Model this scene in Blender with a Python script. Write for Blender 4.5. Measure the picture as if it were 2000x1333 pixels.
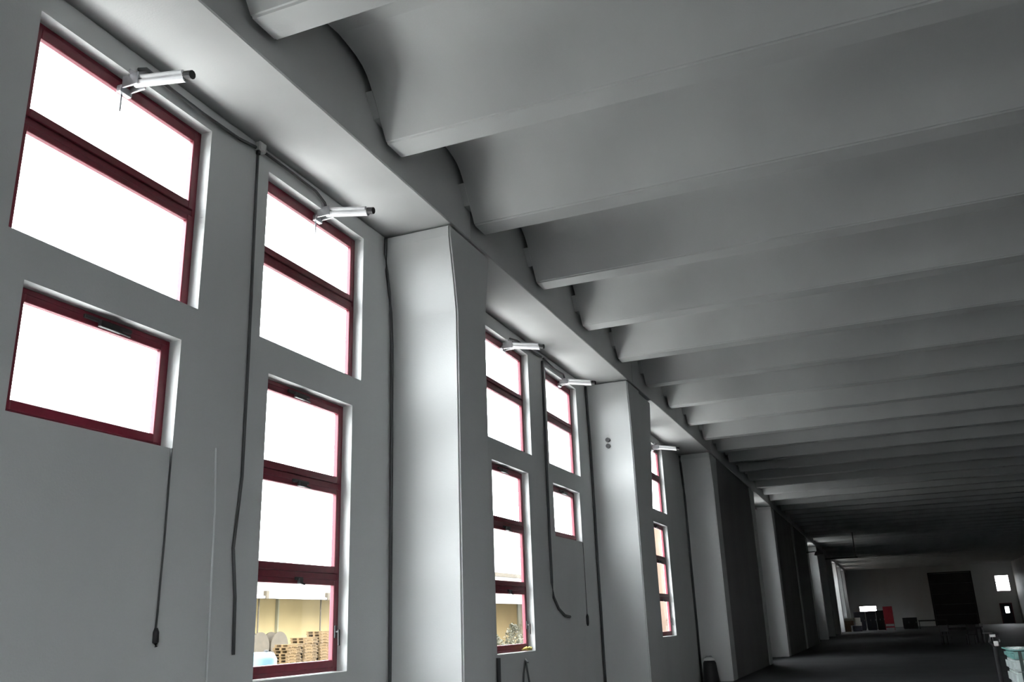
import bpy, bmesh, math, random
from mathutils import Vector, Matrix
random.seed(7)
for o in list(bpy.data.objects): bpy.data.objects.remove(o)
S = bpy.context.scene
COL = S.collection

# ------------------------------------------------------------------ camera
F_PX, YAW, PITCH, ROLL = 1720.2454, -0.3787, 0.3133, -0.0371
CAM = Vector((4.9977, 0.0, 1.6))
fw = Vector((math.sin(YAW)*math.cos(PITCH), math.cos(YAW)*math.cos(PITCH), math.sin(PITCH)))
r0 = Vector((math.cos(YAW), -math.sin(YAW), 0)); u0 = r0.cross(fw)
rr = math.cos(ROLL)*r0 + math.sin(ROLL)*u0
uu = -math.sin(ROLL)*r0 + math.cos(ROLL)*u0
cd = bpy.data.cameras.new('camera'); cam = bpy.data.objects.new('camera', cd); COL.objects.link(cam)
m = Matrix((rr, uu, -fw)).transposed().to_4x4(); m.translation = CAM
cam.matrix_world = m
cd.sensor_fit = 'HORIZONTAL'; cd.sensor_width = 36.0; cd.lens = F_PX/2000*36.0
cd.clip_start = 0.05; cd.clip_end = 1000
S.camera = cam

# ------------------------------------------------------------------ sky, sun, exposure
SKY = 21.5
SUN = 11.0
W = bpy.data.worlds.new('overcast_sky'); S.world = W; W.use_nodes = True
bg = W.node_tree.nodes['Background']; bg.inputs[0].default_value = (0.93, 0.97, 1.0, 1); bg.inputs[1].default_value = SKY
sd = bpy.data.lights.new('hazy_sun', 'SUN'); sd.energy = SUN; sd.angle = math.radians(12); sd.color = (1.0, 0.97, 0.93)
sun = bpy.data.objects.new('hazy_sun', sd); COL.objects.link(sun)
sun.rotation_euler = Vector((-0.2, -0.45, -0.87)).to_track_quat('-Z', 'Y').to_euler()
vs = S.view_settings
vs.view_transform = 'Standard'; vs.look = 'None'; vs.gamma = 1.0; vs.use_curve_mapping = False
vs.exposure = 0.0

# ------------------------------------------------------------------ materials
def nt(name):
    mt = bpy.data.materials.new(name); mt.use_nodes = True
    n = mt.node_tree.nodes; l = mt.node_tree.links
    return mt, n, l, n['Principled BSDF']
def plain(name, col, rough=0.5, metal=0.0, spec=0.5, var=0.0, scale=8.0, bump=0.0):
    mt, n, l, b = nt(name)
    b.inputs['Base Color'].default_value = (*col, 1); b.inputs['Roughness'].default_value = rough
    b.inputs['Metallic'].default_value = metal; b.inputs['Specular IOR Level'].default_value = spec
    if var or bump:
        tc = n.new('ShaderNodeTexCoord'); nz = n.new('ShaderNodeTexNoise')
        nz.inputs['Scale'].default_value = scale; nz.inputs['Detail'].default_value = 5
        l.new(tc.outputs['Object'], nz.inputs['Vector'])
        if var:
            cr = n.new('ShaderNodeValToRGB')
            cr.color_ramp.elements[0].position = 0.3; cr.color_ramp.elements[1].position = 0.7
            cr.color_ramp.elements[0].color = (*[c*(1-var) for c in col], 1)
            cr.color_ramp.elements[1].color = (*[min(1, c*(1+var)) for c in col], 1)
            l.new(nz.outputs['Fac'], cr.inputs['Fac']); l.new(cr.outputs['Color'], b.inputs['Base Color'])
        if bump:
            bp = n.new('ShaderNodeBump'); bp.inputs['Strength'].default_value = bump; bp.inputs['Distance'].default_value = 0.02
            l.new(nz.outputs['Fac'], bp.inputs['Height']); l.new(bp.outputs['Normal'], b.inputs['Normal'])
    return mt
def paint(name, col, stain=0.10):
    """matt white-grey wall paint: broad tone changes, fine roller grain, faint scuffs"""
    mt, n, l, b = nt(name)
    tc = n.new('ShaderNodeTexCoord')
    mp = n.new('ShaderNodeMapping'); mp.inputs['Scale'].default_value = (1, 1, 0.35)
    l.new(tc.outputs['Object'], mp.inputs['Vector'])
    a = n.new('ShaderNodeTexNoise'); a.inputs['Scale'].default_value = 0.9; a.inputs['Detail'].default_value = 6
    l.new(mp.outputs['Vector'], a.inputs['Vector'])
    cr = n.new('ShaderNodeValToRGB')
    cr.color_ramp.elements[0].position = 0.3; cr.color_ramp.elements[1].position = 0.62
    cr.color_ramp.elements[0].color = (*[c*(1-stain) for c in col], 1); cr.color_ramp.elements[1].color = (*col, 1)
    l.new(a.outputs['Fac'], cr.inputs['Fac']); l.new(cr.outputs['Color'], b.inputs['Base Color'])
    g = n.new('ShaderNodeTexNoise'); g.inputs['Scale'].default_value = 60; g.inputs['Detail'].default_value = 3
    l.new(tc.outputs['Object'], g.inputs['Vector'])
    bp = n.new('ShaderNodeBump'); bp.inputs['Strength'].default_value = 0.12; bp.inputs['Distance'].default_value = 0.01
    l.new(g.outputs['Fac'], bp.inputs['Height']); l.new(bp.outputs['Normal'], b.inputs['Normal'])
    b.inputs['Roughness'].default_value = 0.75; b.inputs['Specular IOR Level'].default_value = 0.25
    return mt
M = {}
M['paint'] = paint('white_wall_paint', (0.60, 0.612, 0.607), 0.07)
M['conc'] = paint('pale_painted_concrete', (0.60, 0.607, 0.60), 0.09)
M['red'] = plain('crimson_frame_paint', (0.15, 0.009, 0.024), 0.42, var=0.12, scale=14)
M['black'] = plain('black_plastic', (0.012, 0.012, 0.013), 0.45)
M['cable'] = plain('dark_grey_cable', (0.075, 0.078, 0.078), 0.6)
M['palecable'] = plain('pale_grey_cable', (0.75, 0.77, 0.77), 0.6)
M['alu'] = plain('white_coated_aluminium', (0.9, 0.91, 0.92), 0.3, var=0.03, scale=20)
M['steel'] = plain('galvanised_steel', (0.5, 0.5, 0.52), 0.35, metal=0.8, var=0.1, scale=20)
M['pvc'] = plain('grey_plastic_box', (0.5, 0.51, 0.5), 0.5)
M['floor'] = plain('dark_worn_concrete_floor', (0.045, 0.047, 0.048), 0.6, spec=0.25, var=0.25, scale=0.7, bump=0.04)
M['asphalt'] = plain('dark_asphalt', (0.09, 0.09, 0.088), 0.9, var=0.15, scale=0.6)
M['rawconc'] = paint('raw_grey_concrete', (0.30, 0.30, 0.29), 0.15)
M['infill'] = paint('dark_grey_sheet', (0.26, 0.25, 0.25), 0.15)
M['peach'] = plain('peach_render', (0.16, 0.105, 0.075), 0.9, var=0.08, scale=0.4)
M['outground'] = plain('pale_bounce_ground', (0.60, 0.60, 0.585), 0.9, var=0.12, scale=0.4)  # for the added strip that bounces light in through the windows
M['ochre'] = plain('ochre_render', (0.33, 0.255, 0.125), 0.9, var=0.1, scale=0.5)
M['ochre2'] = plain('grey_green_panel', (0.28, 0.265, 0.18), 0.9, var=0.1, scale=0.5)
M['fascia'] = plain('cream_fascia', (0.3, 0.28, 0.24), 0.7, var=0.06, scale=1)
M['wood'] = plain('raw_pine_boards', (0.095, 0.058, 0.021), 0.8, var=0.35, scale=3)
M['reel'] = plain('weathered_grey_wood', (0.052, 0.041, 0.026), 0.85, var=0.2, scale=5)
M['bluedrum'] = plain('pale_blue_plastic', (0.025, 0.06, 0.095), 0.35, var=0.05)
M['leaf'] = plain('dusty_green_leaf', (0.036, 0.033, 0.015), 0.7, var=0.3, scale=4)
M['dark'] = plain('dark_painted_steel', (0.010, 0.010, 0.010), 0.55, var=0.2, scale=3)
M['darkwood'] = plain('dark_laminate', (0.03, 0.027, 0.027), 0.5, var=0.15)
M['navy'] = plain('dark_navy_steel', (0.03, 0.03, 0.045), 0.5, var=0.15)
M['redpanel'] = plain('signal_red_panel', (0.32, 0.012, 0.025), 0.45, var=0.1)
M['card'] = plain('brown_cardboard', (0.25, 0.18, 0.11), 0.85, var=0.15)
M['carton'] = plain('pale_carton', (0.5, 0.48, 0.43), 0.7, var=0.1)
M['teal'] = plain('teal_plastic_sheet', (0.16, 0.36, 0.33), 0.25, var=0.12)
M['wrap'] = plain('milky_stretch_wrap', (0.62, 0.70, 0.68), 0.2, var=0.1, scale=5, bump=0.3)
M['strap'] = plain('dark_green_strap', (0.01, 0.03, 0.025), 0.4)
M['yellow'] = plain('yellow_cloth', (0.55, 0.45, 0.12), 0.8, var=0.15, scale=20)
M['whiteplastic'] = plain('white_plastic', (0.7, 0.7, 0.68), 0.4)
def glass():
    mt = bpy.data.materials.new('clear_window_glass'); mt.use_nodes = True
    n = mt.node_tree.nodes; l = mt.node_tree.links
    n.remove(n['Principled BSDF'])
    t = n.new('ShaderNodeBsdfTransparent'); t.inputs[0].default_value = (0.985, 0.99, 0.987, 1)
    g = n.new('ShaderNodeBsdfGlossy'); g.inputs['Roughness'].default_value = 0.02
    lw = n.new('ShaderNodeLayerWeight')
    pw5 = n.new('ShaderNodeMath'); pw5.operation = 'POWER'; pw5.inputs[1].default_value = 5.0
    l.new(lw.outputs['Facing'], pw5.inputs[0])
    f = n.new('ShaderNodeMath'); f.operation = 'MULTIPLY_ADD'; f.inputs[1].default_value = 0.9; f.inputs[2].default_value = 0.035
    l.new(pw5.outputs[0], f.inputs[0])
    x = n.new('ShaderNodeMixShader')
    l.new(f.outputs[0], x.inputs[0]); l.new(t.outputs[0], x.inputs[1]); l.new(g.outputs[0], x.inputs[2])
    l.new(x.outputs[0], n['Material Output'].inputs[0])
    return mt
M['glass'] = glass()

# ------------------------------------------------------------------ mesh helpers
class MB:
    def __init__(s): s.v = []; s.f = []
    def box(s, x0, y0, z0, x1, y1, z1):
        b = len(s.v)
        s.v += [(x, y, z) for x in (x0, x1) for y in (y0, y1) for z in (z0, z1)]
        for q in ((0,1,3,2),(4,6,7,5),(0,4,5,1),(2,3,7,6),(0,2,6,4),(1,5,7,3)): s.f.append(tuple(b+i for i in q))
        return s
    def quad(s, *p):
        b = len(s.v); s.v += list(p); s.f.append(tuple(range(b, b+len(p)))); return s
    def ring(s, x0, x1, y0, y1, z0, z1, l, r, t, b):
        """rectangular frame in the YZ plane with four member widths"""
        s.box(x0, y0, z0, x1, y0+l, z1); s.box(x0, y1-r, z0, x1, y1, z1)
        s.box(x0, y0+l, z1-t, x1, y1-r, z1); s.box(x0, y0+l, z0, x1, y1-r, z0+b); return s
    def tube(s, path, r, n=8):
        P = [Vector(p) for p in path]; rings = []
        for i, p in enumerate(P):
            d = (P[min(i+1, len(P)-1)]-P[max(i-1, 0)]).normalized()
            a = d.orthogonal() if abs(d.z) > 0.99 else d.cross(Vector((0, 0, 1)))
            a.normalize(); c = d.cross(a)
            rad = r[i] if isinstance(r, (list, tuple)) else r
            b = len(s.v)
            s.v += [tuple(p+rad*(math.cos(2*math.pi*k/n)*a+math.sin(2*math.pi*k/n)*c)) for k in range(n)]
            rings.append(b)
        for a, b in zip(rings, rings[1:]):
            for k in range(n): s.f.append((a+k, a+(k+1) % n, b+(k+1) % n, b+k))
        s.f.append(tuple(rings[0]+k for k in range(n))[::-1]); s.f.append(tuple(rings[-1]+k for k in range(n)))
        return s
    def prism(s, poly, ax, lo, hi):
        """poly in the two other axes (order kept), extruded along axis ax"""
        def pt(u, w, t): q = [u, w]; q.insert(ax, t); return tuple(q)
        b = len(s.v); n = len(poly)
        s.v += [pt(*p, lo) for p in poly]+[pt(*p, hi) for p in poly]
        for k in range(n): s.f.append((b+k, b+(k+1) % n, b+n+(k+1) % n, b+n+k))
        s.f.append(tuple(b+k for k in range(n))[::-1]); s.f.append(tuple(b+n+k for k in range(n)))
        return s
    def mesh(s, name, bevel=0.0, smooth=False, seg=1):
        me = bpy.data.meshes.new(name); me.from_pydata(s.v, [], s.f); me.validate()
        bm = bmesh.new(); bm.from_mesh(me); bmesh.ops.recalc_face_normals(bm, faces=bm.faces[:])
        if bevel:
            es = [e for e in bm.edges if len(e.link_faces) == 2 and e.calc_face_angle(0) > 0.6]
            bmesh.ops.bevel(bm, geom=es, offset=bevel, segments=seg, affect='EDGES', clamp_overlap=True)
        bm.to_mesh(me); bm.free()
        if smooth:
            for p in me.polygons: p.use_smooth = True
        return me
    def obj(s, name, mat, parent=None, bevel=0.0, smooth=False, seg=1, label=None):
        me = s.mesh(name, bevel, smooth, seg); me.materials.append(M[mat])
        o = bpy.data.objects.new(name, me); COL.objects.link(o)
        if parent: o.parent = parent
        if label: o['label'] = label
        return o
def tag(o, label, cat, group=None, kind=None):
    o['label'] = label; o['category'] = cat
    if group: o['group'] = group
    if kind: o['kind'] = kind
    return o
def empty(name, loc, label, cat, group=None, kind=None):
    o = bpy.data.objects.new(name, None); COL.objects.link(o); o.location = loc
    o.empty_display_size = 0.1
    return tag(o, label, cat, group, kind)
def part(o, parent):
    """parent a mesh built in world coordinates to a thing standing elsewhere"""
    o.parent = parent
    p = parent
    t = Vector((0, 0, 0))
    while p: t += p.location; p = p.parent
    o.location = -t
    return o
def copy_tree(o, parent=None):
    c = o.copy(); COL.objects.link(c); c.parent = parent
    for ch in o.children: copy_tree(ch, c)
    return c

# ------------------------------------------------------------------ dimensions (metres)
HS = 6.166           # underside of the edge beam
BX = 0.872           # inner face of edge beam and columns
ZB = 6.345           # underside of ceiling ribs
Y0, SP, RW = 4.7688, 2.1595, 0.3244   # first rib, rib spacing, rib width
XR = 17.9            # right wall
YB, YF = -9.0, 112.0 # back and far wall
ZT = 7.45
UT, UB, LT, LSB, LB = 5.93, 4.225, 3.91, 3.015, 1.24
COLS = [(-7.6,-6.8), (0.5,1.3), (8.69,9.49), (16.47,17.27), (25.4,26.2), (33.5,34.3), (40.0,40.8), (48.8,49.6), (57.4,58.2), (66.0,66.8), (74.6,75.4), (83.0,83.8), (90.6,91.4), (99.0,99.8), (107.0,107.8)]
FLUSH = [(26.2,33.5), (40.8,48.8), (49.6,57.4)]
# windows: upper span, lower span, lower kind, place in words, seen in the photograph
WIN = [
 ((-5.1,-3.3), (-4.95,-3.45), 's', 'in the bay behind the camera, first of two', 0),
 ((-2.4,-0.6), (-2.25,-0.75), 't', 'in the bay behind the camera, second of two', 0),
 ((3.664,5.461), (3.833,5.302), 's', 'nearest the camera, left end of the photo', 1),
 ((6.28,8.036), (6.434,7.873), 't', 'just before the first column', 1),
 ((11.49,13.238), (11.598,13.051), 't', 'just beyond the first column', 1),
 ((14.084,15.79), (14.203,15.655), 's', 'just before the second column', 1),
 ((18.5,20.25), (18.65,20.1), 's', 'added unseen behind the second column', 0),  # added window, brightens the beam underside in this bay
 ((21.25,23.01), (21.4,22.876), 't', 'seen as a thin sliver beyond the second column', 1),
 ((36.3,38.0), (36.45,37.85), 't', 'in the single lit bay before the fourth column', 0)]
ordn = ['first', 'second', 'third', 'fourth', 'fifth', 'sixth']
for k, ((a0, a), (b, b1)) in enumerate(zip(COLS[8:14], COLS[9:15])):
    for j, y in enumerate((b-(2.4 if k == 3 else 3.3),) if k in (0, 3, 4, 5) else ()):
        WIN.append(((y, y+1.72), (y+.14, y+1.58), 't' if k in (3, 4) else 's', f'in the {ordn[k]} bay of the far lit stretch', 0))

# ------------------------------------------------------------------ room shell
def holed(name, openings, u0, u1, z0, z1, front, back, ax, mat):
    """wall with rectangular openings: faces on both sides and reveals; ax 0 = wall in YZ, ax 1 = wall in XZ"""
    us = sorted({u0, u1, *[v for o in openings for v in o[:2]]}); zs = sorted({z0, z1, *[v for o in openings for v in o[2:]]})
    def is_open(i, k):
        if i < 0 or k < 0 or i >= len(us)-1 or k >= len(zs)-1: return True
        cu = (us[i]+us[i+1])/2; cz = (zs[k]+zs[k+1])/2
        return any(o[0] < cu < o[1] and o[2] < cz < o[3] for o in openings)
    def pt(d, u, z): return (d, u, z) if ax == 0 else (u, d, z)
    b = MB()
    for i in range(len(us)-1):
        for k in range(len(zs)-1):
            if is_open(i, k): continue
            a, c, e, g = us[i], us[i+1], zs[k], zs[k+1]
            for d in (front, back): b.quad(pt(d, a, e), pt(d, c, e), pt(d, c, g), pt(d, a, g))
            if is_open(i-1, k): b.quad(pt(front, a, e), pt(back, a, e), pt(back, a, g), pt(front, a, g))
            if is_open(i+1, k): b.quad(pt(front, c, e), pt(back, c, e), pt(back, c, g), pt(front, c, g))
            if is_open(i, k-1): b.quad(pt(front, a, e), pt(back, a, e), pt(back, c, e), pt(front, c, e))
            if is_open(i, k+1): b.quad(pt(front, a, g), pt(back, a, g), pt(back, c, g), pt(front, c, g))
    me = bpy.data.meshes.new(name); me.from_pydata(b.v, [], b.f)
    bm = bmesh.new(); bm.from_mesh(me); bmesh.ops.remove_doubles(bm, verts=bm.verts[:], dist=1e-5)
    bmesh.ops.recalc_face_normals(bm, faces=bm.faces[:]); bm.to_mesh(me); bm.free()
    me.materials.append(M[mat]); o = bpy.data.objects.new(name, me); COL.objects.link(o)
    return o

ops = []
for up, lo, kd, *_ in WIN:
    ops.append((*up, UB, UT)); ops.append((*lo, LSB if kd == 's' else LB, LT))
wall = holed('wall_left', ops, YB, YF, 0, HS-0.03, 0.0, -0.19, 0, 'paint')
tag(wall, 'pale grey painted left wall with two rows of red framed windows', 'wall', kind='structure')
MB().box(-0.24, YB, HS-0.03, -0.04, YF, ZT).obj('wall_head', 'conc', wall)
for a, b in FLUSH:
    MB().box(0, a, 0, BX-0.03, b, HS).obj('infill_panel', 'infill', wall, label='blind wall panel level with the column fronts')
tag(MB().box(-0.3, YB-0.3, -0.2, XR+0.3, YF+0.3, 0).obj('floor', 'floor'), 'dark worn concrete floor of the long hall', 'floor', kind='structure')
RWIN = [(-6.4, -4.6), (-3.4, -1.6)]  # openings added out of view, extra light on window wall and column fronts
BWIN = [(6.2, 8.0), (10.2, 12.0)]  # openings added behind the camera, extra light on column sides and ribs
rw = holed('wall_right', [(a, b, z0, z1) for a, b in RWIN for z0, z1 in ((UB, UT), (LB, LT))], YB, YF, 0, ZT, XR, XR+0.3, 0, 'rawconc')
tag(rw, 'far right side wall of the hall, pale and unlit', 'wall', kind='structure')
bw = holed('wall_back', [(a, b, 1.2, 4.2) for a, b in BWIN], -0.24, XR+0.3, 0, ZT, YB, YB-0.3, 1, 'paint')
tag(bw, 'end wall behind the camera', 'wall', kind='structure')

# edge beam over the windows, one length from column to column
mids = [(a+b)/2 for a, b in COLS]
ends = [YB]+mids+[YF]
for a, b in zip(ends, ends[1:]):
    MB().box(-0.04, a+0.004, HS, BX, b-0.004, ZT-0.3).obj('edge_beam', 'conc', wall, bevel=0.012, label='deep concrete edge beam carrying the ceiling ribs')

# columns with flared heads
cw = ['behind the camera, out of the frame', 'beside the camera, out of the frame',
      'large and brightly lit, nearest the camera in mid photo', 'second from the camera, with two small holes high on its lit side',
      'third from the camera, last before the dark stretch', 'at the end of the first blind wall stretch',
      'standing alone in the dark middle of the hall, fourth with a lit side', 'inside the long blind stretch, first of two',
      'inside the long blind stretch, second of two', 'first of the row of thin pale columns far off',
      'second of the thin pale columns far off', 'third of the thin pale columns far off', 'fourth of the thin pale columns far off',
      'fifth of the thin pale columns far off', 'last thin pale column before the end wall']
for k, (a, b) in enumerate(COLS):
    fl = 0.17 if k != 3 else 0.06
    poly = [(a, 0), (b, 0), (b, 5.1), (b+fl*.35, 5.45), (b+fl, 6.0), (b+fl, HS-0.03), (a-fl, HS-0.03), (a-fl, 6.0), (a-fl*.35, 5.45), (a, 5.1)]
    c = MB().prism(poly, 0, 0.0, BX).obj('column', 'paint', bevel=0.02, seg=2)
    tag(c, 'pale painted concrete column, '+cw[k], 'column', 'columns along the window wall', 'structure')
    MB().box(0.05, a+0.06, HS-0.03, BX-0.05, b-0.06, HS).obj('bearing_pad', 'dark', c)
    if k == 3:
        MB().prism([(b+0.03, 0), (b+0.07, 0), (b+0.5, 3.0), (b+1.0, 5.2), (b+1.2, 6.0), (b+1.2, HS-0.03), (b+0.03, HS-0.03)], 0, 0.0, BX-0.05).obj('tapered_pier', 'paint', c, bevel=0.015, label='darker tapered pier widening upward behind the column')
        for z in (4.88, 5.0):
            MB().tube([(0.385, a-0.035, z), (0.385, a+0.01, z)], 0.045, 12).obj('anchor_socket', 'black', c, label='small dark round socket')

# ribbed ceiling: one ribbed roof unit after another
ceil = tag(MB().box(-0.24, YB-0.3, ZT-0.22, XR+0.3, YF+0.3, ZT).obj('ceiling', 'conc'), 'pale concrete ceiling of deep cross ribs running away from the windows', 'ceiling', kind='structure')
H1, H2, H3 = 0.28, 0.60, 0.70
EDGE = 0.92
def rib_mesh():
    half = [(-EDGE, H3), (-.74, .682), (-.60, .658), (-.49, .622), (-.41, .568), (-.34, .495), (-.27, .40), (0, 0)]
    slp = half+[(RW-y if y > -EDGE else RW+EDGE-.005, z) for y, z in half[::-1]]
    T = ZT-0.215-ZB
    b = MB(); idx = []
    for x, pr in ((BX+0.07, slp), (XR-0.002, slp)):
        base = len(b.v)
        b.v += [(x, y, z) for y, z in pr]+[(x, RW+EDGE-.005, T), (x, -EDGE, T)]; idx.append((base, len(pr)+2))
    for (p, n), (q, _) in zip(idx, idx[1:]):
        for k in range(n): b.f.append((p+k, p+(k+1) % n, q+(k+1) % n, q+k))
    p, n = idx[0]; b.f.append(tuple(p+k for k in range(n))[::-1])
    p, n = idx[-1]; b.f.append(tuple(p+k for k in range(n)))
    me = b.mesh('ceiling_rib')
    bm = bmesh.new(); bm.from_mesh(me)
    es = [e for e in bm.edges if all(abs(v.co.z) < 1e-4 for v in e.verts) and abs(e.verts[0].co.y-e.verts[1].co.y) < 1e-4]
    bmesh.ops.bevel(bm, geom=es, offset=0.02, segments=2, affect='EDGES'); bm.to_mesh(me); bm.free()
    for p in me.polygons: p.use_smooth = True
    me.set_sharp_from_angle(angle=math.radians(24))
    me.materials.append(M['conc'])
    return me
RM = rib_mesh()
_pk = MB()
for sg, o0 in ((-1, 0), (1, RW)):
    _pk.prism([(o0+sg*.15, .21), (o0+sg*.31, .44), (o0+sg*.10, .44), (o0-sg*.02, .21)], 0, BX-.001, BX+.075)
pm = _pk.mesh('mortar_packing'); pm.materials.append(M['conc'])
k = -6
while Y0+k*SP < YF-1.3:
    y = Y0+k*SP
    o = bpy.data.objects.new('ceiling_rib', RM); COL.objects.link(o); o.parent = ceil; o.location = (0, y, ZB)
    if 0 <= k < 16:
        q = bpy.data.objects.new('mortar_packing', pm); COL.objects.link(q); q.parent = o
    k += 1

# ------------------------------------------------------------------ windows
wn = 0
def window(y0, y1, z0, z1, bars, top, label, latches=(), handle=None, bottom=.07):
    """bars: transom centres, top to bottom. Frame, transoms, one sash with its pane per light."""
    global wn; wn += 1
    e = empty(f'window_{wn}', (-0.14, (y0+y1)/2, z0), label, 'window', 'red framed windows', 'structure')
    g = 0.004
    part(MB().ring(-0.165, -0.112, y0+g, y1-g, z0+g, z1-g, .04, .04, .045, .04).obj('frame', 'red', bevel=0.004), e)
    fb = [z1-.045]; 
    for zb in bars:
        part(MB().box(-0.16, y0+.04, zb-.03, -0.118, y1-.04, zb+.03).obj('transom', 'red', bevel=0.004), e); fb += [zb+.03, zb-.03]
    fb.append(z0+.04)
    for i in range(0, len(fb), 2):
        hi, lo = fb[i]-.0004, fb[i+1]+.0004
        t = top if i == 0 else .055
        bt = bottom if i == len(fb)-2 else .07
        s = part(MB().ring(-0.152, -0.10, y0+.046, y1-.046, lo, hi, .058, .058, t, bt).obj('sash', 'red', bevel=0.006), e)
        pn = MB().box(-0.134, y0+.098, lo+bt-.006, -0.128, y1-.098, hi-t+.006).obj('pane', 'glass'); part(pn, s)
        for (li, rel, size) in latches:
            if li == i//2:
                yc = y0+(y1-y0)*rel; zc = hi-t*.2
                lt = MB().box(-0.102, yc-.16*size, zc-.012, -0.078, yc+.16*size, zc+.018)
                lt.box(-0.09, yc-.07*size, zc-.045, -0.055, yc+.08*size, zc+.006)
                lt.tube([(-0.07, yc-.02, zc-.03), (-0.05, yc+.13*size, zc-.05)], .011, 6)
                part(lt.obj('latch', 'black', bevel=0.004, label='black spring latch'), s)
        if handle is not None and handle == i//2:
            hz = lo+.33
            hb = MB().box(-0.10, y1-.092, hz-.06, -0.085, y1-.058, hz+.06)
            hb.tube([(-0.09, y1-.075, hz), (-0.055, y1-.075, hz)], .012, 8)
            hb.tube([(-0.055, y1-.075, hz+.02), (-0.05, y1-.075, hz-.13)], .013, 8)
            part(hb.obj('handle', 'black', bevel=0.003, label='black turn handle'), s)
    return e
for i, (up, lo, kd, where, seen) in enumerate(WIN):
    window(*up, UB, UT, [5.115], .085, f'upper two-pane red framed window {where}', bottom=.018)
    if kd == 's':
        window(*lo, LSB, LT, [], .06, f'small single-pane red window {where}', [(0, .55, 1.4)] if seen else ())
    else:
        window(*lo, LB, LT, [3.04, 2.135], .06, f'tall three-pane red window {where}', [(0, .42, 1.1), (1, .48, .8), (2, .5, .35)] if seen else (), 2 if seen else None)

# unseen windows added in right and back walls to brighten columns and window wall
def added_window(ax, d, u0, u1, z0, z1, label):
    global wn; wn += 1
    pos = (d, (u0+u1)/2, z0) if ax == 0 else ((u0+u1)/2, d, z0)
    e = empty(f'window_{wn}', pos, label, 'window', 'red framed windows', 'structure')
    hw = (u1-u0)/2-.004; h = z1-z0
    def bx(b, a0, c0, a1, c1, t):
        return b.box(-t, a0, c0, t, a1, c1) if ax == 0 else b.box(a0, -t, c0, a1, t, c1)
    f = MB()
    for q in ((-hw, .004, -hw+.08, h-.004), (hw-.08, .004, hw, h-.004), (-hw+.08, h-.09, hw-.08, h-.004), (-hw+.08, .004, hw-.08, .09)): bx(f, *q, .035)
    f.obj('frame', 'red', e)
    bx(MB(), -hw+.08, h/2-.05, hw-.08, h/2+.05, .034).obj('transom', 'red', e)
    bx(MB(), -hw+.08, .09, hw-.08, h/2-.05, .004).obj('pane', 'glass', e); bx(MB(), -hw+.08, h/2+.05, hw-.08, h-.09, .004).obj('pane', 'glass', e)
for i, (a, b) in enumerate(RWIN):
    added_window(0, XR+.12, a, b, UB, UT, f'unseen upper window added to the right wall for light, {ordn[i]} from the back')
    added_window(0, XR+.12, a, b, LB, LT, f'unseen lower window added to the right wall for light, {ordn[i]} from the back')
for i, (a, b) in enumerate(BWIN):
    added_window(1, YB-.12, a, b, 1.2, 4.2, f'unseen tall window added behind the camera for light, {ordn[i]} of two')

# ------------------------------------------------------------------ opener motors on the upper windows
def actuator(yc, z, where, droop=0.12):
    e = empty('window_actuator', (0.0, yc, z), 'white rod window opener with black end cap, '+where, 'window opener', 'opener rods on the upper windows')
    d = Vector((0.63, 0, -droop)).normalized()
    p = lambda t, dy=0, dz=0: tuple(Vector((-0.06, dy, 0))+d*t+Vector((0, 0, dz)))
    MB().tube([p(0.10), p(0.62)], 0.033, 10).obj('motor_tube', 'alu', e, smooth=False)
    MB().tube([p(0.13, -0.012, 0.046), p(0.60, -0.012, 0.046)], 0.022, 8).obj('rack_housing', 'alu', e)
    MB().tube([p(0.62, -0.005, 0.02), p(0.69, -0.005, 0.02)], 0.036, 10).obj('end_cap', 'black', e)
    MB().tube([p(-0.06), p(0.12)], 0.014, 8).obj('rack_rod', 'steel', e)
    b = MB().box(-0.10, -0.06, -0.09, -0.055, 0.06, -0.03).box(-0.06, -0.05, -0.06, 0.10, -0.036, 0.05).box(-0.06, 0.036, -0.06, 0.10, 0.05, 0.05).box(0.0, -0.05, 0.02, 0.02, 0.05, 0.10)
    b.obj('bracket', 'steel', e, bevel=0.003)
    MB().box(-0.10, -0.02, -0.24, -0.092, 0.0, -0.05).obj('connecting_link', 'steel', e)
    return e
actuator(4.53, 5.86, 'on the window nearest the camera')
actuator(7.23, 5.90, 'on the window just before the first column')
actuator(12.35, 5.84, 'on the window just beyond the first column')
actuator(15.06, 5.90, 'on the window just before the second column')
actuator(22.3, 5.88, 'above the sliver of window')
actuator(37.1, 5.88, 'tiny, before the fourth column')

# ------------------------------------------------------------------ cables and boxes on the window wall
def cable(path, r, label, mat='cable', name='cable'):
    return tag(MB().tube(path, r, 7).obj(name, mat, smooth=True), label, 'cable', 'cables on the window wall')
cable([(.03, 4.55, 5.99), (.03, 4.62, 6.04), (.03, 4.95, 6.02), (.03, 5.3, 6.01), (.03, 5.78, 6.02), (.03, 6.03, 6.06)], .016, 'dark cable running from the nearest opener rod to the junction box')
cable([(.03, 6.17, 6.07), (.03, 6.49, 6.07), (.03, 7.03, 6.06), (.03, 7.2, 6.0), (.03, 7.23, 5.96)], .014, 'dark cable from the junction box to the opener rod before the first column')
cable([(.026, 6.07, 5.99), (.024, 6.09, 5.0), (.024, 6.11, 4.0), (.024, 6.12, 2.9), (.026, 6.06, 2.3), (.026, 6.12, 1.9), (.026, 6.14, 1.46)], .014, 'long dark cable hanging straight down from the junction box')
cable([(.02, 5.275, 3.01), (.02, 5.28, 2.3), (.02, 5.27, 1.66)], .008, 'thin cord below the small window nearest the camera')
tag(MB().tube([(.022, 5.27, 1.68), (.022, 5.272, 1.65), (.022, 5.275, 1.58), (.022, 5.283, 1.55)], [.012, .022, .022, .012], 8).obj('cord_pull', 'black', smooth=True), 'black pull grip at the end of the thin cord', 'cord pull')
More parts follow.
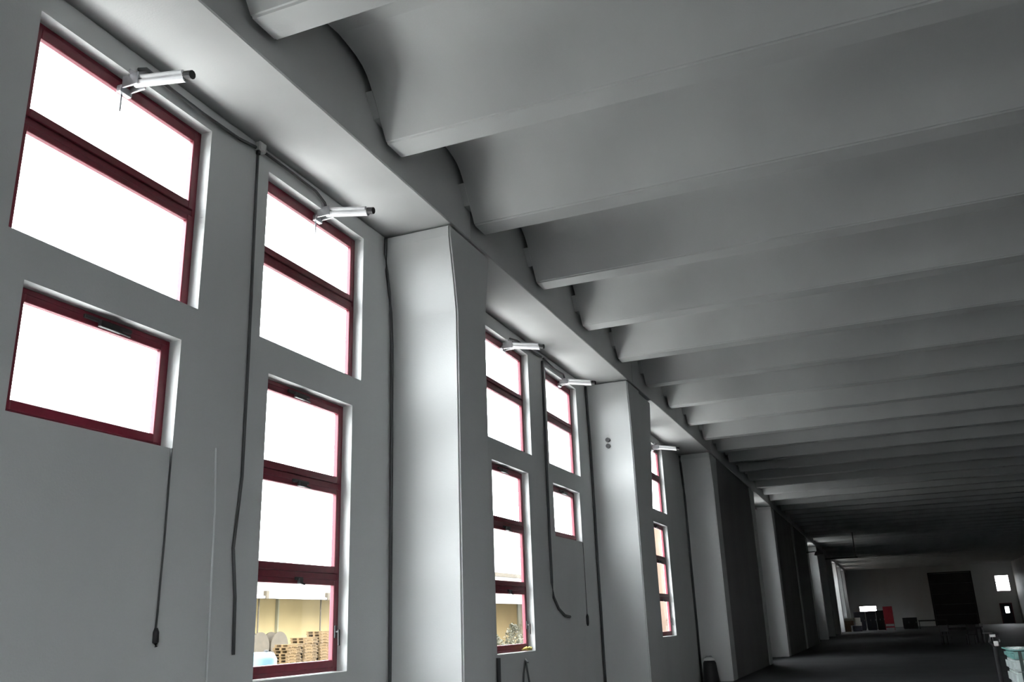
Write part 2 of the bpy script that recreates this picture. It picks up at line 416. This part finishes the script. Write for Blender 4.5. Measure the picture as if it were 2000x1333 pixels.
cable([(.012, 5.78, 3.1), (.012, 5.82, 2.6), (.012, 5.84, 1.9), (.012, 5.86, 1.2)], .009, 'pale painted-over cable beside the long dark cable', 'palecable')
cable([(.03, 8.49, 6.11), (.03, 8.485, 5.9), (.03, 8.52, 5.7), (.03, 8.59, 5.42), (.03, 8.625, 5.2), (.03, 8.655, 4.8), (.03, 8.66, 3.4), (.03, 8.66, 0.0)], .018, 'dark cable in the corner between wall and first column')
cable([(.03, 16.37, 6.1), (.03, 16.38, 5.8), (.03, 16.435, 5.0), (.03, 16.44, 3.0), (.03, 16.44, 0.0)], .024, 'dark cable in the corner between wall and second column')
cable([(.04, 25.19, 6.1), (.04, 25.2, 5.9), (.04, 25.32, 5.3), (.04, 25.36, 5.0), (.04, 25.36, 0.0)], .03, 'dark cable in the corner between wall and third column')
cable([(.026, 13.88, 5.99), (.026, 13.86, 5.0), (.026, 13.84, 3.0), (.026, 13.84, 2.25), (.026, 13.9, 2.02), (.026, 14.12, 1.84), (.026, 14.4, 1.74), (.026, 14.66, 1.72)], .022, 'dark cable between the two windows of the second bay, curling at its end')
cable([(.03, 12.4, 5.97), (.03, 12.7, 6.02), (.03, 13.5, 6.03), (.03, 13.83, 6.05)], .016, 'dark cable from the opener rod beyond the first column')
cable([(.03, 13.94, 6.05), (.03, 14.5, 6.0), (.03, 15.0, 6.02), (.03, 15.06, 5.97)], .016, 'dark cable to the opener rod before the second column')
tag(MB().tube([(.022, 15.62, 1.76), (.022, 15.62, 1.72), (.022, 15.62, 1.60), (.022, 15.62, 1.56)], [.012, .026, .026, .012], 8).obj('cord_pull', 'black', smooth=True), 'black pull grip below the small window before the second column', 'cord pull')
cable([(.02, 15.62, 3.0), (.02, 15.625, 2.4), (.02, 15.62, 1.76)], .006, 'thin cord below the small window before the second column')
jb = empty('junction_box', (0.0, 6.10, 6.09), 'small grey junction box under the edge beam between the two nearest windows', 'junction box')
MB().box(0, -.05, -.05, .06, .05, .05).obj('body', 'pvc', jb, bevel=0.008)
MB().box(.06, -.043, -.043, .066, .043, .043).obj('lid', 'pvc', jb, bevel=0.003)
MB().tube([(.03, -.03, -.05), (.03, -.03, -.085)], .022, 8).obj('cable_gland', 'black', jb)
cable([(.10, 12.47, 1.10), (.05, 12.50, 1.14), (.03, 12.53, 1.12), (.03, 12.46, 0.95), (.03, 12.43, 0.80)], .014, 'left leg of a dark wire loop below the window beyond the first column')
cable([(.03, 12.57, 1.10), (.03, 12.61, 0.98), (.03, 12.68, 0.80)], .014, 'right leg of a dark wire loop below the window beyond the first column')
cable([(.03, 11.56, 1.2), (.03, 11.56, 0.99), (.03, 11.55, 0.6)], .03, 'thick black lead low on the wall beside the first column')
rag = MB()
for q in range(5):
    rag.tube([(-.09+.02*q, 12.72+.035*q, 1.262), (-.05+.012*q, 12.75+.03*q, 1.285+.008*(q % 2)), (-.015, 12.80+.025*q, 1.262)], [.012, .02, .012], 6)
tag(rag.obj('rag', 'yellow', smooth=True), 'crumpled yellow rag on the sill of the tall window beyond the first column', 'rag')
lampo = empty('ceiling_sensor', (0.12, 19.6, 6.05), 'small white round sensor under the edge beam beyond the second column', 'sensor')
MB().tube([(0, 0, .116), (0, 0, .03), (0, 0, 0), (0, 0, -.03)], [.05, .05, .085, .05], 12).obj('housing', 'whiteplastic', lampo, smooth=True)
MB().tube([(0, 0, -.03), (0, 0, -.05)], [.04, .02], 10).obj('lens', 'dark', lampo)

# ------------------------------------------------------------------ far end of the hall
fop = [(16.0, 17.4, 3.35, 5.05), (1.75, 3.6, 1.75, 2.4), (16.45, 16.85, 1.1, 1.75)]
wf = holed('wall_far', fop, -0.24, XR, 0, ZT, YF, YF+0.3, 1, 'paint')
tag(wf, 'pale end wall of the hall far away', 'wall', kind='structure')
def farwin(name_y, x0, x1, z0, z1, bar, label):
    global wn; wn += 1
    e = empty(f'window_{wn}', ((x0+x1)/2, YF+.1, z0), label, 'window', None, 'structure')
    b = MB().box(x0, YF+.05, z0, x0+.06, YF+.12, z1).box(x1-.06, YF+.05, z0, x1, YF+.12, z1).box(x0, YF+.05, z0, x1, YF+.12, z0+.06).box(x0, YF+.05, z1-.06, x1, YF+.12, z1)
    part(b.obj('frame', 'red'), e)
    zz = [z0+.06, *( [bar] if bar else []), z1-.06]
    if bar: part(MB().box(x0+.06, YF+.05, bar-.04, x1-.06, YF+.12, bar+.04).obj('transom', 'steel'), e)
    for a, b2 in zip(zz, zz[1:]): part(MB().box(x0+.06, YF+.08, a+.01, x1-.06, YF+.09, b2-.01).obj('pane', 'glass'), e)
farwin('', 16.0, 17.4, 3.35, 5.05, 4.3, 'bright two-pane window high in the far end wall')
farwin('', 1.75, 3.6, 1.75, 2.4, None, 'low bright strip window above the dark cabinets at the far end')
dd = empty('door_1', (11.6, YF-.06, 0), 'large black sectional door in the far end wall', 'door', None, 'structure')
for q in range(5):
    MB().box(-2.05, -.03, .02+q*1.1, 2.05, .05, .02+q*1.1+1.09).obj('door_panel', 'dark', dd, bevel=0.01)
MB().box(-2.2, -.06, 0, -2.06, .055, 5.65).box(2.06, -.06, 0, 2.2, .055, 5.65).box(-2.06, -.06, 5.54, 2.06, .055, 5.65).obj('door_frame', 'dark', dd)
d2 = empty('door_2', (16.6, YF-.03, 0), 'dark door with a small bright glazed opening in the far end wall', 'door', None, 'structure')
MB().box(-.55, -.03, .02, -.15, .028, 2.05).box(.25, -.03, .02, .5, .028, 2.05).box(-.15, -.03, .02, .25, .028, 1.1).box(-.15, -.03, 1.75, .25, .028, 2.05).obj('door_leaf', 'navy', d2)
MB().box(-.15, .0, 1.1, .25, .01, 1.75).obj('door_pane', 'glass', d2)
MB().box(-.62, -.05, 0, -.56, .03, 2.12).box(.51, -.05, 0, .57, .03, 2.12).box(-.56, -.05, 2.06, .51, .03, 2.12).obj('door_frame', 'red', d2)
MB().tube([(-.48, -.03, 1.0), (-.48, -.08, 1.0), (-.38, -.08, 1.0)], .012, 6).obj('door_handle', 'steel', d2)

def cabinet(x, y, w, d, h, mat, label, doors=2):
    c = empty('cabinet', (x, y, 0), label, 'cabinet', 'cabinets at the far end')
    MB().box(-w/2, -d/2, .06, w/2, d/2, h).box(-w/2+.04, -d/2+.04, 0, w/2-.04, d/2-.04, .06).obj('body', mat, c, bevel=0.01)
    dw = w/doors
    for q in range(doors):
        o = MB().box(-w/2+q*dw+.01, -d/2-.022, .09, -w/2+(q+1)*dw-.01, -d/2-.002, h-.03).obj('cabinet_door', mat, c, bevel=0.004)
        MB().box(-w/2+q*dw+dw*.8, -d/2-.05, h*.5, -w/2+q*dw+dw*.8+.03, -d/2-.02, h*.5+.15).obj('handle', 'steel', o)
    return c
YC = 97.0
cabinet(2.1, YC, 1.0, .55, 1.75, 'navy', 'dark bluish cabinet under the left end of the bright strip window')
cabinet(3.15, YC, 0.9, .55, 1.72, 'navy', 'dark cabinet under the right end of the bright strip window')
cabinet(4.0, YC, 0.75, .55, 1.8, 'dark', 'near-black tall cabinet beside the red board')
rb = empty('display_board', (4.75, 95.0, 0), 'upright red board on slim legs at the far end', 'board')
MB().box(-.42, -.03, .55, .42, .03, 2.15).obj('panel', 'redpanel', rb, bevel=0.01)
for s in (-1, 1): MB().box(s*.39-.02, -.02, 0, s*.39+.02, .02, .55).obj('leg', 'redpanel', rb)
for s in (-1, 1): MB().box(s*.39-.025, -.28, 0, s*.39+.025, .28, .04).obj('foot', 'redpanel', rb)
MB().box(-.37, -.015, .22, .37, .015, .34).obj('cross_bar', 'redpanel', rb)
def table(x, y, w, d, h, label, rz=0, mat='darkwood'):
    t = empty('table', (x, y, 0), label, 'table', 'dark tables in the distance'); t.rotation_euler.z = rz
    MB().box(-w/2, -d/2, h-.04, w/2, d/2, h).obj('table_top', mat, t, bevel=0.006)
    MB().box(-w/2+.06, -d/2+.06, h-.12, w/2-.06, -d/2+.08, h-.04).box(-w/2+.06, d/2-.08, h-.12, w/2-.06, d/2-.06, h-.04).obj('apron', mat, t)
    for sx in (-1, 1):
        for sy in (-1, 1): MB().box(sx*(w/2-.08)-.025, sy*(d/2-.08)-.025, 0, sx*(w/2-.08)+.025, sy*(d/2-.08)+.025, h-.04).obj('leg', 'dark', t)
    return t
cabinet(6.6, 98.0, 1.3, .6, 1.05, 'dark', 'low near-black cabinet right of the red board')
table(8.6, 97.0, 2.6, .8, .78, 'long low dark table left of the large black door')
table(8.1, 51.0, 1.8, .8, .78, 'dark table standing in front of the large black door', .25)
def chair(x, y, rz, label, mat='dark', sm='darkwood'):
    c = empty('chair', (x, y, 0), label, 'chair', 'chairs in the middle of the hall'); c.rotation_euler.z = rz
    MB().box(-.21, -.21, .43, .21, .21, .47).obj('seat', sm, c, bevel=0.012)
    MB().box(-.2, .19, .62, .2, .215, .92).obj('backrest', sm, c, bevel=0.01)
    for sx in (-1, 1):
        MB().tube([(sx*.18, -.18, 0), (sx*.18, -.17, .43)], .013, 6).obj('leg', mat, c)
        MB().tube([(sx*.18, .2, 0), (sx*.18, .18, .45), (sx*.17, .2, .9)], .013, 6).obj('leg', mat, c)
    return c
chair(7.3, 49.6, 2.9, 'dark chair at the left of the table before the black door')
chair(8.4, 49.5, 3.3, 'dark chair at the front of the table before the black door')
chair(9.25, 51.6, 1.2, 'pale chair with a white seat catching light right of the table', 'steel', 'whiteplastic')
# pile of boxes by the last columns
pile = [(.9, 92.5, 0, .9, .6, .55, 'card', 'brown'), (1.9, 92.7, 0, .8, .6, .5, 'navy', 'dark blue'), (1.25, 92.6, .552, .8, .5, .42, 'card', 'brown upper'),
        (2.05, 92.7, .502, .55, .5, .32, 'carton', 'pale'), (1.1, 92.6, .975, .9, .5, .22, 'carton', 'pale topmost left'), (1.95, 92.7, .825, .6, .45, .4, 'carton', 'pale topmost right')]
for x, y, z, w, d, h, mt, wd in pile:
    b = empty('box', (x, y, z), f'{wd} box in the small pile beside the last far columns', 'box', 'boxes piled at the far end')
    MB().box(-w/2, -d/2, 0, w/2, d/2, h-.012).obj('body', mt, b, bevel=0.006)
    MB().box(-w/2, -d/2, h-.011, w/2, -.004, h-.002).obj('flap', mt, b); MB().box(-w/2, .004, h-.011, w/2, d/2, h-.002).obj('flap', mt, b)
hb = empty('hanging_bar', (3.52, 58.92, 4.86), 'dark bar hung on a rod below the dim far ceiling', 'hanging bar')
MB().tube([(0, 0, 0), (0, 0, ZB-4.86+.01)], .03, 6).obj('rod', 'dark', hb)
MB().box(-1.75, -.03, -.035, .12, .03, .035).obj('bar', 'dark', hb, bevel=0.01)
fl = empty('wall_lamp', (BX-.03, 57.0, 5.2), 'small pale lamp on an arm high on the blind wall far off', 'lamp')
MB().tube([(0, 0, 0), (.5, 0, .02), (.62, 0, -.05)], .03, 8).obj('arm', 'dark', fl)
MB().tube([(.62, 0, .06), (.62, 0, -.02), (.62, 0, -.2)], [.05, .12, .2], 12).obj('lamp_shade', 'whiteplastic', fl)
MB().tube([(.62, 0, -.2), (.62, 0, -.23)], [.15, .1], 10).obj('diffuser', 'whiteplastic', fl)

# ------------------------------------------------------------------ things on the near floor
bn = empty('canister', (.36, 24.95, 0), 'black canister with a grey lid at the foot of the third column', 'canister')
MB().tube([(0, 0, 0), (0, 0, .03), (0, 0, .5), (0, 0, .55)], [.2, .22, .17, .13], 16).obj('body', 'black', bn, smooth=True)
MB().tube([(0, 0, .552), (0, 0, .58), (0, 0, .61), (0, 0, .63)], [.15, .155, .13, .06], 16).obj('lid', 'whiteplastic', bn, smooth=True)
MB().tube([(-.1, 0, .6), (-.07, 0, .67), (.07, 0, .67), (.1, 0, .6)], .012, 6).obj('handle', 'steel', bn)

pw = MB()
for q in range(7): pw.box(-.5, -.6+q*.17, .12, .5, -.6+q*.17+.12, .145)
for q in (-.45, -.06, .33): pw.box(q, -.6, .022, q+.12, .54, .12)
for q in (-.6, -.06, .42): pw.box(-.5, q, 0, .5, q+.12, .022)
PW = pw.mesh('pallet')
def pallet(loc, mat, label, group=None):
    me = PW if not PW.materials or PW.materials[0] == M[mat] else PW.copy()
    if not me.materials: me.materials.append(M[mat])
    o = bpy.data.objects.new('pallet', me); COL.objects.link(o); o.location = loc
    return tag(o, label, 'pallet', group)
SX, SY = 7.05, 16.0
pallet((SX, SY, 0), 'wood', 'wooden pallet under the wrapped packs at the lower right')
zz = .147
for q, (h, mt, wd) in enumerate([(.19, 'wrap', 'lowest'), (.19, 'wrap', 'second'), (.18, 'wrap', 'third'), (.17, 'wrap', 'fourth from below'), (.12, 'teal', 'teal topmost')]):
    e = empty('wrapped_pack', (SX, SY, zz), f'{wd} pack in the strapped stack at the lower right corner', 'pack', 'wrapped packs on the pallet')
    MB().box(-.5, -.55, 0, .5, .55, h-.012).obj('pack_body', mt, e, bevel=0.03, seg=2)
    for sx in (-.42, .2):
        MB().box(sx, -.556, .002, sx+.045, -.549, h-.004).obj('strap', 'strap', e)
    zz += h
MBt = MB().box(-.52, -.57, 0, .52, .57, .02)
tag(MBt.obj('cover_board', 'teal', bevel=0.004), 'thin teal cover board lying on the strapped stack', 'board').location = (SX, SY, zz)
pt = empty('pallet_truck', (6.30, 14.9, 0), 'black pallet truck handle with pale grip beside the wrapped stack', 'pallet truck')
MB().tube([(0, 0, .18), (-.01, -.1, 1.08)], .032, 10).obj('handle_shaft', 'black', pt)
MB().tube([(0, -.1, 1.06), (-.07, -.11, 1.15), (-.055, -.115, 1.25), (.055, -.115, 1.25), (.07, -.11, 1.15), (0, -.1, 1.06)], .016, 8).obj('grip', 'black', pt)
MB().box(-.02, -.15, 1.09, .04, -.09, 1.16).obj('control_lever', 'whiteplastic', pt, bevel=0.01)
MB().tube([(-.055, -.115, 1.235), (.02, -.115, 1.235)], .022, 8).obj('grip_sleeve', 'whiteplastic', pt)
MB().box(-.09, -.07, .12, .09, .12, .42).obj('pump_housing', 'redpanel', pt, bevel=0.02)
for sx in (-.1, .1): MB().tube([(sx-.03, 0, .09), (sx+.03, 0, .09)], .088, 16).obj('wheel', 'black', pt)
for sx in (-.2, .04): MB().box(sx, -1.2, .07, sx+.16, -.07, .12).obj('fork', 'redpanel', pt, bevel=0.01)

# ------------------------------------------------------------------ the yard outside
tag(MB().box(-140, -120, -.35, 140, 260, -.22).obj('yard_ground', 'asphalt'), 'dark asphalt yard outside the windows', 'ground', kind='structure')
tag(MB().box(-5.5, -60, -.22, -0.5, 130, -.2).obj('bounce_strip', 'outground'), 'unseen pale strip added along the hall outside to bounce light up', 'ground', kind='structure')  # added pale ground, throws sky and sun up onto the beam underside
pb = empty('block_building', (-9.8, 76, -.2), 'tall peach rendered block seen through the sliver of tall window', 'building')
MB().box(-5, 0, 0, 0, 60, 9.9).obj('wall', 'peach', pb)
MB().box(-5.2, -.2, 9.9, .2, 60.2, 10.2).obj('roof_edge', 'fascia', pb)
bl = empty('warehouse', (-30, 60, 0), 'low ochre warehouse with a cream roof edge across the yard', 'building')
for q in range(14):
    y = -46+q*6.6
    MB().box(-12, y+.06, -.05, 0, y+6.54, 3.8).obj('wall_panel', 'ochre2' if q in (11, 12, 13) else 'ochre', bl, bevel=0.02)
    MB().box(-.05, y-.06, -.05, .18, y+.06, 3.8).obj('pilaster', 'ochre2', bl)
MB().box(-12.2, -46.3, 3.80, 0.1, 46.8, 4.6).obj('parapet', 'fascia', bl)
MB().box(0.1, -46.3, 3.72, 3.5, 46.8, 3.87).obj('shading_canopy', 'fascia', bl)  # overhang added to keep the wall panels below in shade
MB().box(3.4, -46.3, 3.58, 3.6, 46.8, 4.43).obj('roof_edge', 'fascia', bl, bevel=0.03)
MB().box(3.6, -46.3, 3.52, 3.74, 46.8, 3.64).obj('gutter', 'steel', bl)
for y in (35.2, 41.1, 47.0, 52.9, 58.8, 64.7, 70.6):
    MB().box(3.6, y-60-.12, 3.5, 3.8, y-60+.12, 3.92).obj('gutter_bracket', 'reel', bl)
    MB().box(3.2, y-60-.03, -.2, 3.26, y-60+.03, 3.72).obj('canopy_post', 'reel', bl)
b2 = empty('tall_building', (-62, 185, 0), 'washed-out taller building behind the ochre warehouse', 'building')
MB().box(-10, -40, 0, 0, 40, 10.6).obj('wall', 'fascia', b2)
MB().box(-10.3, -40.3, 10.6, .3, 40.3, 11.3).obj('roof_edge', 'reel', b2)
for q in range(8):
    o = MB().box(0, -36+q*9.4, 6.0, .05, -32+q*9.4, 8.2).obj('window_frame', 'reel', b2)
    MB().box(.05, -35.7+q*9.4, 6.2, .07, -32.3+q*9.4, 8.0).obj('pane', 'dark', o)
OR = ['lowest', 'second', 'third', 'fourth', 'fifth', 'sixth', 'seventh', 'eighth', 'ninth', 'tenth', 'eleventh', 'twelfth', 'thirteenth']
for y, n, wd in ((40.1, 9, 'low left'), (41.5, 11, 'middle'), (42.9, 13, 'tall right')):
    for q in range(n):
        pallet((-24+random.uniform(-.05, .05), y+random.uniform(-.05, .05), -.2+q*.148), 'wood', f'pine pallet in the {wd} stack in the yard, {OR[q] if q < n-1 else "topmost"}', 'pallets stacked in the yard')
for q, (y, wd) in enumerate(((41.3, 'left'), (43.0, 'right'))):
    r = empty('cable_reel', (-27, y, -.2), f'{wd} of two round grey cable reels beside the pallets in the yard', 'cable reel', 'cable reels in the yard')
    for x in (-.32, .26):
        MB().tube([(x, 0, 1.2), (x+.06, 0, 1.2)], .78, 32).obj('flange', 'reel', r)
    MB().tube([(-.26, 0, 1.2), (.26, 0, 1.2)], .42, 18).obj('drum_core', 'reel', r)
    MB().box(-.4, -.6, 0, .4, .6, .43).obj('crate_base', 'wood', r)
dr = empty('drum', (-8, 17.0, -.2), 'pale blue plastic drum in the yard outside the tall window', 'drum')
MB().tube([(0, 0, 0), (0, 0, .05), (0, 0, .5), (0, 0, .55), (0, 0, .9), (0, 0, .95), (0, 0, 1.3), (0, 0, 1.42), (0, 0, 1.45)], [.3, .34, .34, .36, .36, .34, .34, .27, .2], 20).obj('body', 'bluedrum', dr, smooth=True)
MB().tube([(.12, 0, 1.45), (.12, 0, 1.49)], .05, 10).obj('bung', 'black', dr)
def shrub(x, y, h, w, label):
    e = empty('shrub', (x, y, -.2), label, 'shrub', 'shrubs in the yard')
    st = MB()
    for q in range(5):
        a = q*1.26; st.tube([(0, 0, 0), (math.cos(a)*w*.3, math.sin(a)*w*.3, h*.8)], [.03, .01], 5)
    st.obj('stem', 'reel', e)
    lf = MB()
    for q in range(700):
        a = random.uniform(0, 6.28); t = random.random()
        rad = w*.5*math.sqrt(random.random())*math.sin(math.pi*min(1, .25+.7*t)); p = Vector((math.cos(a)*rad, math.sin(a)*rad, h*(.12+.88*t)))
        u = Vector((random.gauss(0, 1), random.gauss(0, 1), random.gauss(0, 1))).normalized(); v = u.orthogonal().normalized()
        l = random.uniform(.05, .1)
        lf.quad(tuple(p-u*l), tuple(p+v*l*.4), tuple(p+u*l), tuple(p-v*l*.4))
    f = lf.obj('foliage', 'leaf', e); f['kind'] = 'stuff'
shrub(-10, 34.5, 1.55, 1.1, 'low dusty shrub in the yard seen left in the second tall window')
shrub(-10, 36.6, 1.9, 1.2, 'taller dusty shrub in the yard seen right in the second tall window')
